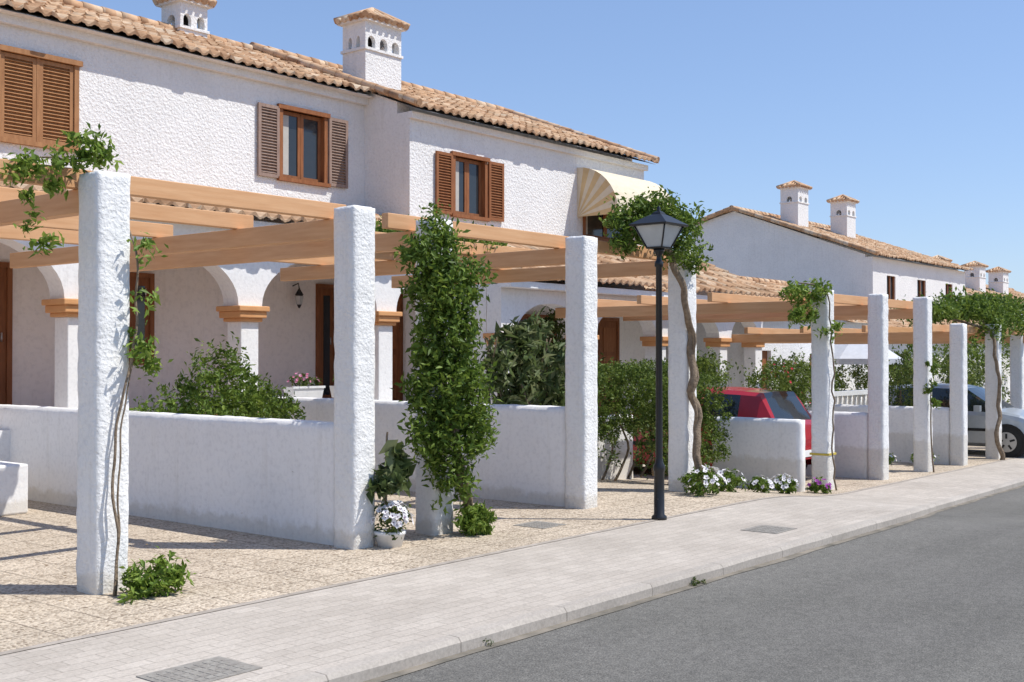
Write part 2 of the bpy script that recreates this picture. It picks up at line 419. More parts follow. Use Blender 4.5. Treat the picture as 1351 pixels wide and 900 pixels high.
def flowers(name,blobs,mat,size,parent=None,seed=0,center=True):
    rng=random.Random(seed); mb=MB()
    for (x,y,z,rx,ry,rz,n) in blobs:
        for i in range(n):
            d=Vector((rng.gauss(0,1),rng.gauss(0,1)-.5,abs(rng.gauss(0,1))*.8)).normalized()
            p=Vector((x+d.x*rx,y+d.y*ry,z+d.z*rz))*1
            nn=(d+Vector((rng.gauss(0,.4),rng.gauss(0,.4),.3))).normalized()
            a=nn.orthogonal().normalized(); b=nn.cross(a); s=size*rng.uniform(.7,1.2)
            ring=[p+(a*math.cos(k*math.pi/5)+b*math.sin(k*math.pi/5))*s*(.5 if k%2 else .36)+nn*s*.12 for k in range(10)]
            c=p
            for k in range(10): mb.face([c,ring[k],ring[(k+1)%10]],mat)
            if center:
                rc=[p+nn*s*.06+(a*math.cos(k*math.pi/3)+b*math.sin(k*math.pi/3))*s*.11 for k in range(6)]
                mb.face(rc,M['fl_c'])
    return mb.done(name,parent)
def vine_trunk(name,pts,r0,r1,parent,mat='bark',wob=.015,sub=6):
    P=[Vector(p) for p in pts]; out=[];rs=[]
    for i in range(len(P)-1):
        a=P[max(i-1,0)];b=P[i];c=P[i+1];d=P[min(i+2,len(P)-1)]
        for k in range(sub):
            t=k/sub
            q=.5*((2*b)+(-a+c)*t+(2*a-5*b+4*c-d)*t*t+(-a+3*b-3*c+d)*t**3)
            out.append(q+Vector((noise.noise(q*4),noise.noise(q*4+Vector((5,5,5))),0))*wob)
    out.append(P[-1])
    for i in range(len(out)):
        t=i/(len(out)-1); rs.append(r0*(1-t)+r1*t+ .12*r0*noise.noise(out[i]*13))
    mb=MB(); mb.tube(out,rs,M[mat],8); return mb.done(name,parent)

# ------------------------------------------------------------------ ground
def zg(x):
    if x<=11.5: return 0.
    if x<16: t=(x-11.5)/4.5; return -.34*(t*t*(3-2*t))
    if x<24: return -.34-.11*(x-16)/8
    return -.45
# the road bends slightly to the left as it drops
def ky(x): return 4.42-2.77*zg(x)-.0025*min(max(x,0),60)
def by(x): return 6.08-1.9*zg(x)
XS=[-600,-100,-30,-10]+[i*.5 for i in range(-10,61)]+[40,60,100,300,900]
def strip(name,f0,f1,dz,mat,n=1):
    V=[];F=[]
    for x in XS:
        for j in range(n+1):
            t=j/n; V.append((x,f0(x)*(1-t)+f1(x)*t,zg(x)+dz))
    for i in range(len(XS)-1):
        for j in range(n):
            a=i*(n+1)+j; F.append((a,a+n+1,a+n+2,a+1))
    me=bpy.data.meshes.new(name); me.from_pydata(V,[],F); me.materials.append(mat); me.update()
    if me.polygons[0].normal.z<0: me.flip_normals()
    o=bpy.data.objects.new(name,me); COL.objects.link(o); return o
KH=.085
strip('ground',lambda x:-900,lambda x:900,-.125,M['earth'])
strip('road',lambda x:ky(x)-8.2,lambda x:ky(x)+.01,-KH,M['asphalt'])
strip('sidewalk',lambda x:ky(x)+.105,by,0,M['pavers'])
strip('driveway_paving',by,lambda x:34,.0,M['aggr'])
strip('edging_strip',lambda x:by(x)-.03+.008*noise.noise(Vector((x*3,1,0))),lambda x:by(x)+.03+.008*noise.noise(Vector((x*3,7,0))),.004,pmat('edging_mortar',(.30,.26,.22),(.44,.39,.34),8,.9,40,.4,.01))
def kerb():
    V=[];F=[]; prof=[(0,-.12),(0,-.025),(.02,.0),(.10,.003),(.112,-.02)]
    xs=[i*.1 for i in range(-100,400)]
    for x in xs:
        for j,(dy,dz) in enumerate(prof):
            V.append((x,ky(x)+dy+.006*noise.noise(Vector((x*2.3,dy*20,0))),zg(x)+dz+(.004*noise.noise(Vector((x*1.7,dy*30,4))) if j<3 else 0)))
    m=len(prof)
    for i in range(len(xs)-1):
        for j in range(m-1):
            a=i*m+j; F.append((a,a+m,a+m+1,a+1))
    me=bpy.data.meshes.new('kerb'); me.from_pydata(V,[],F); me.materials.append(M['kerb']); me.update()
    me.flip_normals() if me.polygons[2].normal.z<0 else None
    o=bpy.data.objects.new('kerb',me); COL.objects.link(o)
kerb()
strip('gutter_dirt',lambda x:ky(x)-.07-.05*noise.noise(Vector((x*1.3,0,0))),lambda x:ky(x)-.001,-KH+.004,pmat('gutter_dirt',(.12,.11,.09),(.28,.245,.20),5,.95,40,.4,.01))

def cover(x,y,w,d):
    mb=MB(); z=zg(x)+.001
    mb.box(x-w/2,x+w/2,y-d/2,y+d/2,z,z+.004,M['metal'])
    n=8
    for i in range(n):
        a=x-w/2+.03+(w-.06)*i/n
        for j in range(5):
            b=y-d/2+.03+(d-.06)*j/5
            mb.box(a,a+(w-.06)/n*.75,b,b+(d-.06)/5*.75,z+.004,z+.006,M['metal'])
    mb.done('drain_cover')
cover(3.62,4.95,.5,.36); cover(9.85,4.95,.42,.36); cover(8.75,6.75,.36,.36)

# ------------------------------------------------------------------ pergola pillars & beams
H=.13
def pergola(pillars,ybeams,xb,ytop,zy,yend,xbeam_ys,name='pergola'):
    e=empty(name,(pillars[0][0],7.2,0))
    for i,(x,y,top) in enumerate(pillars):
        rough_box('pillar_%d'%i,x-H,x+H,y-H,y+H,zg(x)-.12,top,M['stucco'],e,.035,.0055,.010)
    mb=MB()
    for x in ybeams: mb.box(x-.045,x+.045,7.2+H-.01,yend,zy[0],zy[1],M['beamy'])
    mb.done('cross_beams',e,.006)
    mb=MB()
    for y in xbeam_ys: mb.box(xb[0],xb[1],y-.04,y+.04,zy[1]+.002,ytop,M['beamx'])
    mb.done('long_beams',e,.006)
    return e
pergola([(3.42,7.2,2.84),(4.47,7.2,2.84),(6.80,7.2,2.835)],[3.42,4.47,6.80],(1.0,6.95),2.89,(2.58,2.75),12.8,[7.5,8.75,10.0,11.25])
pergola([(7.78,7.2,2.82),(10.05,7.2,2.84),(12.1,7.2,2.84)],[7.78,10.05,12.1],(7.45,12.3),2.87,(2.56,2.73),12.0,[7.5,8.75,10.0,11.25])
pergola([(16.03,7.2,2.54),(18.1,7.2,2.56),(20.07,7.2,2.585)],[16.03,18.1,20.07],(15.5,21.2),2.53,(2.22,2.39),12.0,[7.5,8.75,10.0,11.25])
pergola([(21.9,7.2,2.17),(23.96,7.2,2.2),(27.0,7.6,2.2)],[21.9,23.96,27.0],(21.3,27.6),2.15,(1.85,2.02),12.4,[7.5,8.75,10.0,11.2])
mb=MB()
mb.box(16.03-H-.012,16.03+H+.012,7.2-H-.012,7.2+H+.012,.155,.185,M['tape']); mb.done('barrier_tape')

def gwall(x0,x1,y0,y1,h,mat='stucco_wall'):
    zb=min(zg(x0),zg(x1))
    return rough_box('garden_wall',x0,x1,y0,y1,zb-.1,zb+h,M[mat],None,.07,.005,.012)
gwall(6.72,6.92,7.33,14.0,1.03)
gwall(9.96,10.16,7.33,12.3,1.05)
gwall(12.2,15.2,9.9,10.05,1.0)
gwall(15.28,15.48,7.2,8.6,1.02)
gwall(18.0,18.2,7.33,11.5,1.05)
gwall(21.8,22.0,7.33,11.5,1.05)
gwall(19.9,21.7,9.6,9.75,.85)
mb=MB(); mb.box(4.6,6.15,11.25,12.6,0,.50,M['stucco_wall']); mb.box(4.0,4.6,11.3,12.6,0,.26,M['stucco_wall']); mb.done('entrance_steps',None,.02)

# ------------------------------------------------------------------ houses
th=math.atan(.38)
def shutter(mb,x0,x1,y0,z0,z1,mat,t=.035):
    fr=.055
    mb.box(x0,x0+fr,y0,y0+t,z0,z1,mat); mb.box(x1-fr,x1,y0,y0+t,z0,z1,mat)
    mb.box(x0+fr,x1-fr,y0,y0+t,z0,z0+fr,mat); mb.box(x0+fr,x1-fr,y0,y0+t,z1-fr,z1,mat)
    n=int((z1-z0-2*fr)/.048)
    for i in range(n):
        zc=z0+fr+(z1-z0-2*fr)*(i+.5)/n
        T=Matrix.Translation(((x0+x1)/2,y0+t*.5,zc))@Matrix.Rotation(rad(38),4,'X')
        mb.box(-(x1-x0)/2+fr,(x1-x0)/2-fr,-.022,.022,-.004,.004,mat,T)
    mb.box(x0+fr,x1-fr,y0+t-.004,y0+t-.001,z0+fr,z1-fr,mat)
def window(parent,x0,x1,z0,z1,y,mat=None,sh=None,closed=False,shmat=None):
    mb=MB(); mat=mat or M['shut']; shmat=shmat or mat
    f=.07
    mb.box(x0-.05,x0+f-.05,y-.03,y+.14,z0,z1,mat); mb.box(x1-f+.05,x1+.05,y-.03,y+.14,z0,z1,mat)
    mb.box(x0-.09,x1+.09,y-.06,y+.14,z1,z1+.07,mat); mb.box(x0-.09,x1+.09,y-.07,y+.14,z0-.06,z0,mat)
    if closed:
        xm=(x0+x1)/2
        shutter(mb,x0+.025,xm-.02,y-.01,z0+.01,z1-.01,shmat); shutter(mb,xm+.02,x1-.025,y-.01,z0+.01,z1-.01,shmat)
        mb.box(xm-.02,xm+.02,y-.015,y+.02,z0,z1,mat)
    else:
        xm=(x0+x1)/2
        for a,b in ((x0+.022,xm-.003),(xm+.003,x1-.022)):
            mb.box(a,a+.06,y+.06,y+.10,z0+.002,z1-.002,mat); mb.box(b-.06,b,y+.06,y+.10,z0+.002,z1-.002,mat)
            mb.box(a+.06,b-.06,y+.06,y+.10,z0+.002,z0+.065,mat); mb.box(a+.06,b-.06,y+.06,y+.10,z1-.065,z1-.002,mat)
            mb.box(a+.06,b-.06,y+.078,y+.084,z0+.065,z1-.065,M['glass'])
            mb.box(a+.06,b-.06,y+.16,y+.17,z0,z1,M['dark'])
        mb.box(x0+.09,x0+.22,y+.070,y+.076,z0+.07,z1-.07,M['curtain'])
        if sh:
            for (a,b) in sh:
                shutter(mb,a,b,y-.055,z0-.03,z1+.02,shmat)
    o=mb.done('window_with_shutters',parent); return o
def door(parent,x0,x1,z0,z1,y,glass=False,name='door'):
    mb=MB()
    mb.box(x0-.07,x0,y-.05,y+.02,z0,z1+.07,M['door']); mb.box(x1,x1+.07,y-.05,y+.02,z0,z1+.07,M['door']); mb.box(x0,x1,y-.05,y+.02,z1,z1+.07,M['door'])
    mb.box(x0,x1,y-.02,y+.01,z0,z1,M['door'])
    w=x1-x0
    if glass: mb.box(x0+.08,x1-.08,y-.03,y-.021,z0+.15,z1-.12,M['glass'])
    else:
        for k in range(3):
            zz=z0+.1+(z1-z0-.2)*k/3
            mb.box(x0+.1,x1-.1,y-.034,y-.021,zz+.04,zz+(z1-z0-.2)/3-.04,M['shut'])
    mb.tube([(x1-.08,y-.05,z0+1),(x1-.08,y-.05,z0+1.12)],[.012,.012],M['alloy'],6)
    return mb.done(name,parent)

h1=empty('townhouse',(8,15,0))
S=M['stucco_hi']
mb=MB()
wall_holes(mb,1.0,14.4,0,6.12,[(7.75,8.85,4.47,5.62),(12.52,13.46,4.5,5.62),(1.5,2.7,4.47,5.62)],S,15.0,.3)
mb.box(1.0,1.3,15.3,21,0,6.1,S); mb.box(1.3,14.4,20.8,21,0,6.1,S)
mb.box(.95,14.4,14.90,14.998,5.98,6.10,M['stucco_hi'])
mb.done('walls',h1)
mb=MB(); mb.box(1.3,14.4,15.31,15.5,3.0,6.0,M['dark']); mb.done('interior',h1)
window(h1,7.75,8.85,4.47,5.62,15.0,M['shut_light'],closed=True,shmat=M['shut_light'])
window(h1,12.52,13.46,4.5,5.62,15.0,M['shut'],sh=[(12.02,12.45),(13.53,13.96)],shmat=M['shut_old'])
c,s=math.cos(th),math.sin(th)
Yr=18.0
ey=14.72; ez=6.16
ln=(Yr-ey)/c
roof_slope('roof_front',(.8,ey,ez),13.6,ln,th,h1)
roof_slope('roof_back',(14.4,2*Yr-ey,ez),13.6,ln,th,h1,True)
mb=MB()
zr=ez+(Yr-ey)*.38
mb.face([(.85,ey+.02,ez-.06),(14.38,ey+.02,ez-.06),(14.38,Yr,zr-.06),(.85,Yr,zr-.06)],S)
mb.face([(.85,ey+.02,ez-.065),(14.38,ey+.02,ez-.065),(14.38,15.0,ez-.065),(.85,15.0,ez-.065)][::-1],S)
mb.face([(.85,2*Yr-ey-.02,ez-.06),(14.38,2*Yr-ey-.02,ez-.06),(14.38,Yr,zr-.06),(.85,Yr,zr-.06)],S)
ridge_caps(mb,(.8,Yr,zr+.03),(14.4,Yr,zr+.03))
mb.done('roof_deck',h1)
chimney('chimney_small',12.85,18.1,6.6,.58,.58,1.34,h1,2,.36)
chimney('chimney_left',5.2,18.1,6.6,.58,.58,1.34,h1,2,.36)
mb=MB()
cols=[5.06,7.66,10.2,12.8]
X0=2.2;X1=14.25
ops=[(3.65-X0,1.15,2.27,.66)]
for a,b in zip(cols[:-1],cols[1:]): ops.append(((a+b)/2-X0,(b-a)/2-.2,2.27,.70))
ops.append((13.55-X0,.53,2.27,.5))
arch_panel(mb,Matrix.Translation((X0,12.85,0)),X1-X0,2.26,3.36,ops,.32,M['stucco_wall'],22)
for cx in cols:
    mb.box(cx-.15,cx+.15,12.86,13.16,.3,2.05,M['stucco_wall'])
    mb.box(cx-.19,cx+.19,12.82,13.20,2.05,2.10,M['cap']); mb.box(cx-.23,cx+.23,12.78,13.24,2.10,2.19,M['cap']); mb.box(cx-.26,cx+.26,12.75,13.27,2.19,2.262,M['cap'])
mb.box(14.1,14.25,12.86,13.16,.3,2.26,M['stucco_wall'])
mb.done('porch_arcade',h1,.012)
mb=MB()
mb.box(X0,X1+.02,12.7,15,-.1,.75,M['stucco_wall']); mb.box(X0,X1,13.17,14.99,.75,.762,M['terra'])
mb.box(X0,X1,12.87,14.99,3.362,3.40,M['stucco_pink'])
mb.box(X0,X1+.1,14.975,14.997,.76,3.36,M['stucco_pink'])
mb.box(X0-.1,X1+.05,12.60,12.84,3.30,3.40,M['stucco_wall'])
mb.done('porch_floor_and_walls',h1)
tp=math.atan((4.08-3.46)/(15-12.55))
roof_slope('porch_roof',(X0-.2,12.50,3.46),X1-X0+.3,(15-12.50)/math.cos(tp)-.02,tp,h1)
door(h1,13.32,13.62,.77,2.72,14.97,True,'glazed_door')
door(h1,7.3,7.85,.77,2.75,14.97,False,'door_b')
door(h1,4.6,5.3,.77,2.75,14.97,False,'door_c')
door(h1,9.72,10.02,1.45,2.72,14.97,True,'porch_window')
mb=MB(); mb.box(14.34,14.399,14.05,14.80,.77,2.78,M['door']); mb.box(14.325,14.34,14.13,14.72,.85,1.6,M['shut']); mb.box(14.325,14.34,14.13,14.72,1.7,2.68,M['shut']); mb.done('flank_door',h1)
def wall_lantern(x,y,z,parent):
    mb=MB(); mb.tube([(x,y,z+.18),(x,y-.14,z+.22),(x,y-.16,z+.14)],[.01,.01,.01],M['black'],6)
    mb.lathe((x,y-.16,z-.14),[(.01,-.05),(.04,0),(.065,.16),(.075,.17),(.02,.26),(.005,.3)],M['black'],6,False)
    mb.lathe((x,y-.16,z-.13),[(.05,0),(.075,.14)],M['lampglass'],6,False)
    return mb.done('wall_lantern',parent)
wall_lantern(12.75,14.97,2.55,h1)
gwall(9.6,14.2,12.42,12.62,.98,'stucco')
def planter(x,y,z,w,fl):
    e=empty('flower_planter',(x,y,z)); mb=MB()
    a=[(x-w/2,y-.09),(x+w/2,y-.09),(x+w/2,y+.09),(x-w/2,y+.09)]
    b=[(x-w/2-.03,y-.11),(x+w/2+.03,y-.11),(x+w/2+.03,y+.11),(x-w/2-.03,y+.11)]
    for i in range(4):
        j=(i+1)%4; mb.face([(*a[i],z),(*a[j],z),(*b[j],z+.17),(*b[i],z+.17)],M['white'])
    mb.face([(*p,z+.15) for p in a],M['earth'])
    mb.box(x-w/2-.04,x+w/2+.04,y-.12,y-.10,z+.15,z+.18,M['white'])
    mb.done('trough',e)
    cloud('leaves',[(x,y,z+.24,w/2,.12,.10,500)],M['lf_dark'],.05,e,int(x*10))
    flowers('blooms',[(x,y,z+.24,w/2,.14,.14,20)],M[fl],.05,e,int(x*7),False)
planter(10.85,12.5,.985,.5,'fl_pink'); planter(11.65,12.5,.985,.4,'fl_red')

h2=empty('townhouse',(18,14,0)); mb=MB()
XA,XB=14.4,21.75
wall_holes(mb,XA,XB,zg(XB)-.1,5.74,[(15.52,16.37,4.1,5.13),(19.5,21.2,4.0,4.75)],S,13.9,.3)
def gable(mb,x,t,y0,y1,z0,ze,yr,zr,mat,zback=None):
    pts=[(y0,z0),(y1,z0),(y1,zback if zback is not None else ze),(yr,zr),(y0,ze)]
    A=[(x,p[0],p[1]) for p in pts]; B=[(x+t,p[0],p[1]) for p in pts]
    mb.face(A[::-1],mat); mb.face(B,mat)
    for i in range(5):
        j=(i+1)%5; mb.face([A[i],A[j],B[j],B[i]],mat)
y2=13.62; e2=5.80; zr2=e2+(Yr-y2)*.38
gable(mb,XA,.3,14.201,21.6,-.1,e2+(14.2-y2)*.38-.07,Yr,zr2-.07,S,e2+.2)
gable(mb,XB-.3,.3,14.201,21.6,-.6,e2+(14.2-y2)*.38-.07,Yr,zr2-.07,S,e2+.2)
mb.box(XA-.03,XB+.05,13.82,13.898,5.62,5.735,S)
mb.done('walls',h2)
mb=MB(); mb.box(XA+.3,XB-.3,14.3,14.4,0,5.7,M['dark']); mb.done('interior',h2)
ln2=(Yr-y2)/c
roof_slope('roof_front',(XA-.12,y2,e2),XB-XA+.3,ln2,th,h2)
roof_slope('roof_back',(XB+.18,2*Yr-y2,e2),XB-XA+.3,ln2,th,h2,True)
mb=MB()
mb.face([(XA-.08,y2+.03,e2-.06),(XB+.14,y2+.03,e2-.06),(XB+.14,Yr,zr2-.06),(XA-.08,Yr,zr2-.06)],S)
mb.face([(XA-.08,2*Yr-y2-.03,e2-.06),(XB+.14,2*Yr-y2-.03,e2-.06),(XB+.14,Yr,zr2-.06),(XA-.08,Yr,zr2-.06)],S)
ridge_caps(mb,(XA-.1,Yr,zr2+.03),(XB+.15,Yr,zr2+.03))
ridge_caps(mb,(XA-.06,y2,e2+.04),(XA-.06,Yr,zr2+.05),.075)
ridge_caps(mb,(XB+.12,y2,e2+.04),(XB+.12,Yr,zr2+.05),.075)
mb.done('roof_deck',h2)
chimney('chimney',15.75,16.2,6.3,.95,.62,1.55,h2,3,.42)
window(h2,15.52,16.37,4.1,5.13,13.9,M['shut'],sh=[(15.02,15.45),(16.44,16.87)])
window(h2,19.5,21.2,4.0,4.75,13.9,M['shut'])
mb=MB(); ax0,ax1=19.25,21.5; ay=13.895; az=5.38; RY,RZ=1.0,1.0; n=10
arc=[(ay-RY*math.sin(math.pi/2*i/n),az-RZ*(1-math.cos(math.pi/2*i/n))) for i in range(n+1)]
for i in range(n):
    mb.face([(ax0,*arc[i]),(ax1,*arc[i]),(ax1,*arc[i+1]),(ax0,*arc[i+1])],M['awn'],True)
    for xx in (ax0,ax1): mb.face([(xx,*arc[i]),(xx,*arc[i+1]),(xx,ay,az-RZ)],M['awn2'] if i%2 else M['awn'])
m2=14
for i in range(m2):
    a=ax0+(ax1-ax0)*i/m2;b=ax0+(ax1-ax0)*(i+1)/m2; zz=az-RZ; yy=ay-RY-.003
    mb.face([(a,yy,zz),(b,yy,zz),(b,yy,zz-.12),((a+b)/2,yy,zz-.17),(a,yy,zz-.12)],M['awn'])
mb.done('window_awning',h2)
mb=MB(); PX0,PX1=14.3,23.2
cols2=[14.5,16.7,19.1,21.5]
ops=[((a+b)/2-PX0,(b-a)/2-.2,1.95,.5) for a,b in zip(cols2[:-1],cols2[1:])]+[(22.4-PX0,.6,1.95,.45)]
arch_panel(mb,Matrix.Translation((PX0,11.8,0)),PX1-PX0,1.94,2.72,ops,.3,M['stucco_wall'],16)
for cx in cols2+[23.05]:
    mb.box(cx-.16,cx+.15,11.81,12.09,-.4,1.76,M['stucco_wall'])
    mb.box(cx-.20,cx+.20,11.77,12.13,1.76,1.86,M['cap']); mb.box(cx-.23,cx+.23,11.74,12.16,1.86,1.942,M['cap'])
mb.done('porch_arcade',h2,.01)
mb=MB()
mb.box(PX0,PX1,11.7,13.89,-.5,.35,M['stucco_wall'])
mb.face([(PX0,12.11,.3),(PX0,13.89,.3),(PX0,13.89,3.7),(PX0,12.11,2.75)],M['stucco_wall'])
mb.face([(PX1,12.11,.3),(PX1,13.89,.3),(PX1,13.89,3.7),(PX1,12.11,2.75)],M['stucco_wall'])
mb.box(PX0+.02,PX1-.02,12.11,13.88,2.722,2.75,M['stucco_wall'])
mb.box(PX0+.02,XB,13.875,13.897,.35,2.72,M['stucco_pink'])
mb.box(PX0-.1,PX1+.1,11.52,11.79,2.66,2.76,M['stucco_wall'])
mb.done('porch_floor_and_walls',h2)
t2=math.atan((3.92-2.84)/(13.9-11.42))
roof_slope('porch_roof',(PX0-.15,11.42,2.84),PX1-PX0+.35,(13.9-11.42)/math.cos(t2),t2,h2)
door(h2,15.3,15.9,.36,2.3,13.87); door(h2,17.4,18.4,.36,2.3,13.87,True,'glazed_door'); door(h2,20.0,20.6,.36,2.3,13.87,False,'door_b')
wall_lantern(14.75,11.79,1.95,h2); wall_lantern(19.1,11.7,2.2,h2)
gwall(10.5,19,11.2,11.4,.9,'stucco')

h3=empty('bungalow_wing',(27,14,0)); mb=MB()
wall_holes(mb,23.3,33,-.6,2.5,[(28.6,29.4,-.3,1.6),(25.3,26.4,.6,1.7)],S,13.2,.3)
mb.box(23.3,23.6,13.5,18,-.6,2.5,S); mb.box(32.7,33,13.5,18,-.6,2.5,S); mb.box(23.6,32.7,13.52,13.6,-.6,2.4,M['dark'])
mb.box(25.25,26.45,13.3,13.36,.55,1.75,M['shut']); mb.box(28.6,29.4,13.3,13.36,-.3,1.6,M['door'])
mb.done('walls',h3)
t3=math.atan(.36)
roof_slope('roof_front',(21.9,12.9,2.55),11.4,3.3/math.cos(t3),t3,h3)
roof_slope('roof_back',(33.3,19.5,2.55),11.4,3.3/math.cos(t3),t3,h3,True)
mb=MB(); ridge_caps(mb,(21.9,16.2,3.78),(33.3,16.2,3.78)); mb.done('ridge',h3)

def far_house(X0,X1,Y0,Y1,yr,z0,ze,zr,zb,chs,wins):
    e=empty('townhouse',(X0,Y0,0)); mb=MB()
    wall_holes(mb,X0,X1,z0,ze-.05,[(a,b,cc,d) for a,b,cc,d in wins],S,Y0,.3)
    gable(mb,X0,.3,Y0+.301,Y1,z0,ze+.3*(zr-ze)/(yr-Y0)-.06,yr,zr-.06,S,zb)
    gable(mb,X1-.3,.3,Y0+.301,Y1,z0,ze+.3*(zr-ze)/(yr-Y0)-.06,yr,zr-.06,S,zb)
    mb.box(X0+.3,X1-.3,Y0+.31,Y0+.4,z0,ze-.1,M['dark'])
    for a,b,cc,d in wins:
        mb.box(a,b,Y0+.1,Y0+.14,cc,d,M['glass']); mb.box((a+b)/2-.04,(a+b)/2+.04,Y0+.05,Y0+.1,cc,d,M['door'])
        mb.box(a-.02,a+.07,Y0+.04,Y0+.1,cc,d,M['door']); mb.box(b-.07,b+.02,Y0+.04,Y0+.1,cc,d,M['door'])
    mb.done('walls',e)
    t=math.atan((zr-ze)/(yr-Y0+.3))
    roof_slope('roof_front',(X0-.25,Y0-.3,ze),X1-X0+.5,(yr-Y0+.3)/math.cos(t),t,e)
    tb=math.atan((zr-zb)/(Y1-yr))
    roof_slope('roof_back',(X1+.25,Y1+.2,zb-.07),X1-X0+.5,(Y1+.2-yr)/math.cos(tb),tb,e,True)
    mb=MB(); ridge_caps(mb,(X0-.25,yr,zr+.04),(X1+.25,yr,zr+.04),.12)
    ridge_caps(mb,(X0-.2,Y0-.3,ze+.04),(X0-.2,yr,zr+.06),.09); ridge_caps(mb,(X0-.2,Y1+.2,zb),(X0-.2,yr,zr+.06),.09)
    mb.face([(X0-.2,Y0-.28,ze-.06),(X1+.2,Y0-.28,ze-.06),(X1+.2,yr,zr-.07),(X0-.2,yr,zr-.07)],S)
    mb.done('roof_trim',e)
    for i,(cx,cy,zb2,w,hh) in enumerate(chs): chimney('chimney_%d'%i,cx,cy,zb2,w,w*.8,hh,e,2,.5)
far_house(43.5,54.2,17.5,25.4,23.4,-.8,5.40,7.6,7.05,[(46.2,22.0,6.6,1.0,2.0),(49.6,21.3,6.4,.95,1.9)],
          [(44.9,45.8,3.6,4.7),(48.2,49.2,3.6,4.7),(51.6,52.5,3.6,4.7),(45,46,.4,2),(48,49.5,.4,2)])
far_house(64,84,20,28,24,-1,4.5,6.0,4.6,[(67.5,23.3,5.2,1.1,1.7),(70.5,22.2,5.0,1.1,1.7),(76,22.5,5,1.1,1.7)],[(66,67,3,4),(70,71,3,4),(74,75,3,4),(78,79,3,4)])
far_house(96,120,22,31,26,-1,4.6,6.2,4.6,[(100,24.3,5.2,1.1,1.9),(110,24.3,5.2,1.1,1.9)],[(98,99,3,4),(104,105,3,4)])
e=empty('bungalow_wing',(36,14,0)); mb=MB()
wall_holes(mb,36,58,-.8,2.1,[(38,39,.4,1.5),(42,43.4,-.4,1.6),(47,48,.4,1.5),(52,53.4,-.4,1.6)],S,14.2,.3); mb.box(36,36.3,14.5,17.4,-.8,2.1,S)
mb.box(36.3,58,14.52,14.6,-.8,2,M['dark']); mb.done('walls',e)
roof_slope('roof_front',(35.8,13.9,2.15),22.4,3.7/math.cos(t3),t3,e)
# ------------------------------------------------------------------ street lamp
lx,ly=9.78,6.08
e=empty('street_lamp',(lx,ly,0)); mb=MB()
mb.lathe((lx,ly,0),[(.075,0),(.075,.03),(.052,.05),(.050,.46),(.058,.48),(.058,.52),(.040,.55),(.034,.6),(.030,2.45),(.042,2.46),(.042,2.5),(.026,2.52),(.022,2.56),(.05,2.60),(.055,2.63)],M['black'],20)
mb.done('post',e)
mb=MB(); w0,w1=.085,.175; zb0,zb1=2.64,2.86
q=math.pi/4; r2=math.sqrt(2)
mb.lathe((lx,ly,0),[(w0*r2*.96,zb0),(w1*r2*.96,zb1)],M['lampglass'],4,False,q)
mb.done('lantern_glass',e)
mb=MB()
for i in range(4):
    a=q+i*math.pi/2
    p0=(lx+w0*r2*math.cos(a),ly+w0*r2*math.sin(a),zb0); p1=(lx+w1*r2*math.cos(a),ly+w1*r2*math.sin(a),zb1)
    mb.tube([p0,p1],[.009,.009],M['black'],6)
mb.lathe((lx,ly,0),[(w0*r2+.005,2.63),(w0*r2+.012,2.645)],M['black'],4,False,q)
mb.lathe((lx,ly,0),[(w1*r2+.045,zb1-.012),(w1*r2+.05,zb1+.005),(w1*r2*.5,2.945),(.07,2.965),(.055,2.985),(.02,3.0),(.018,3.03),(.004,3.05)],M['black'],4,False,q)
mb.done('lantern_frame',e)

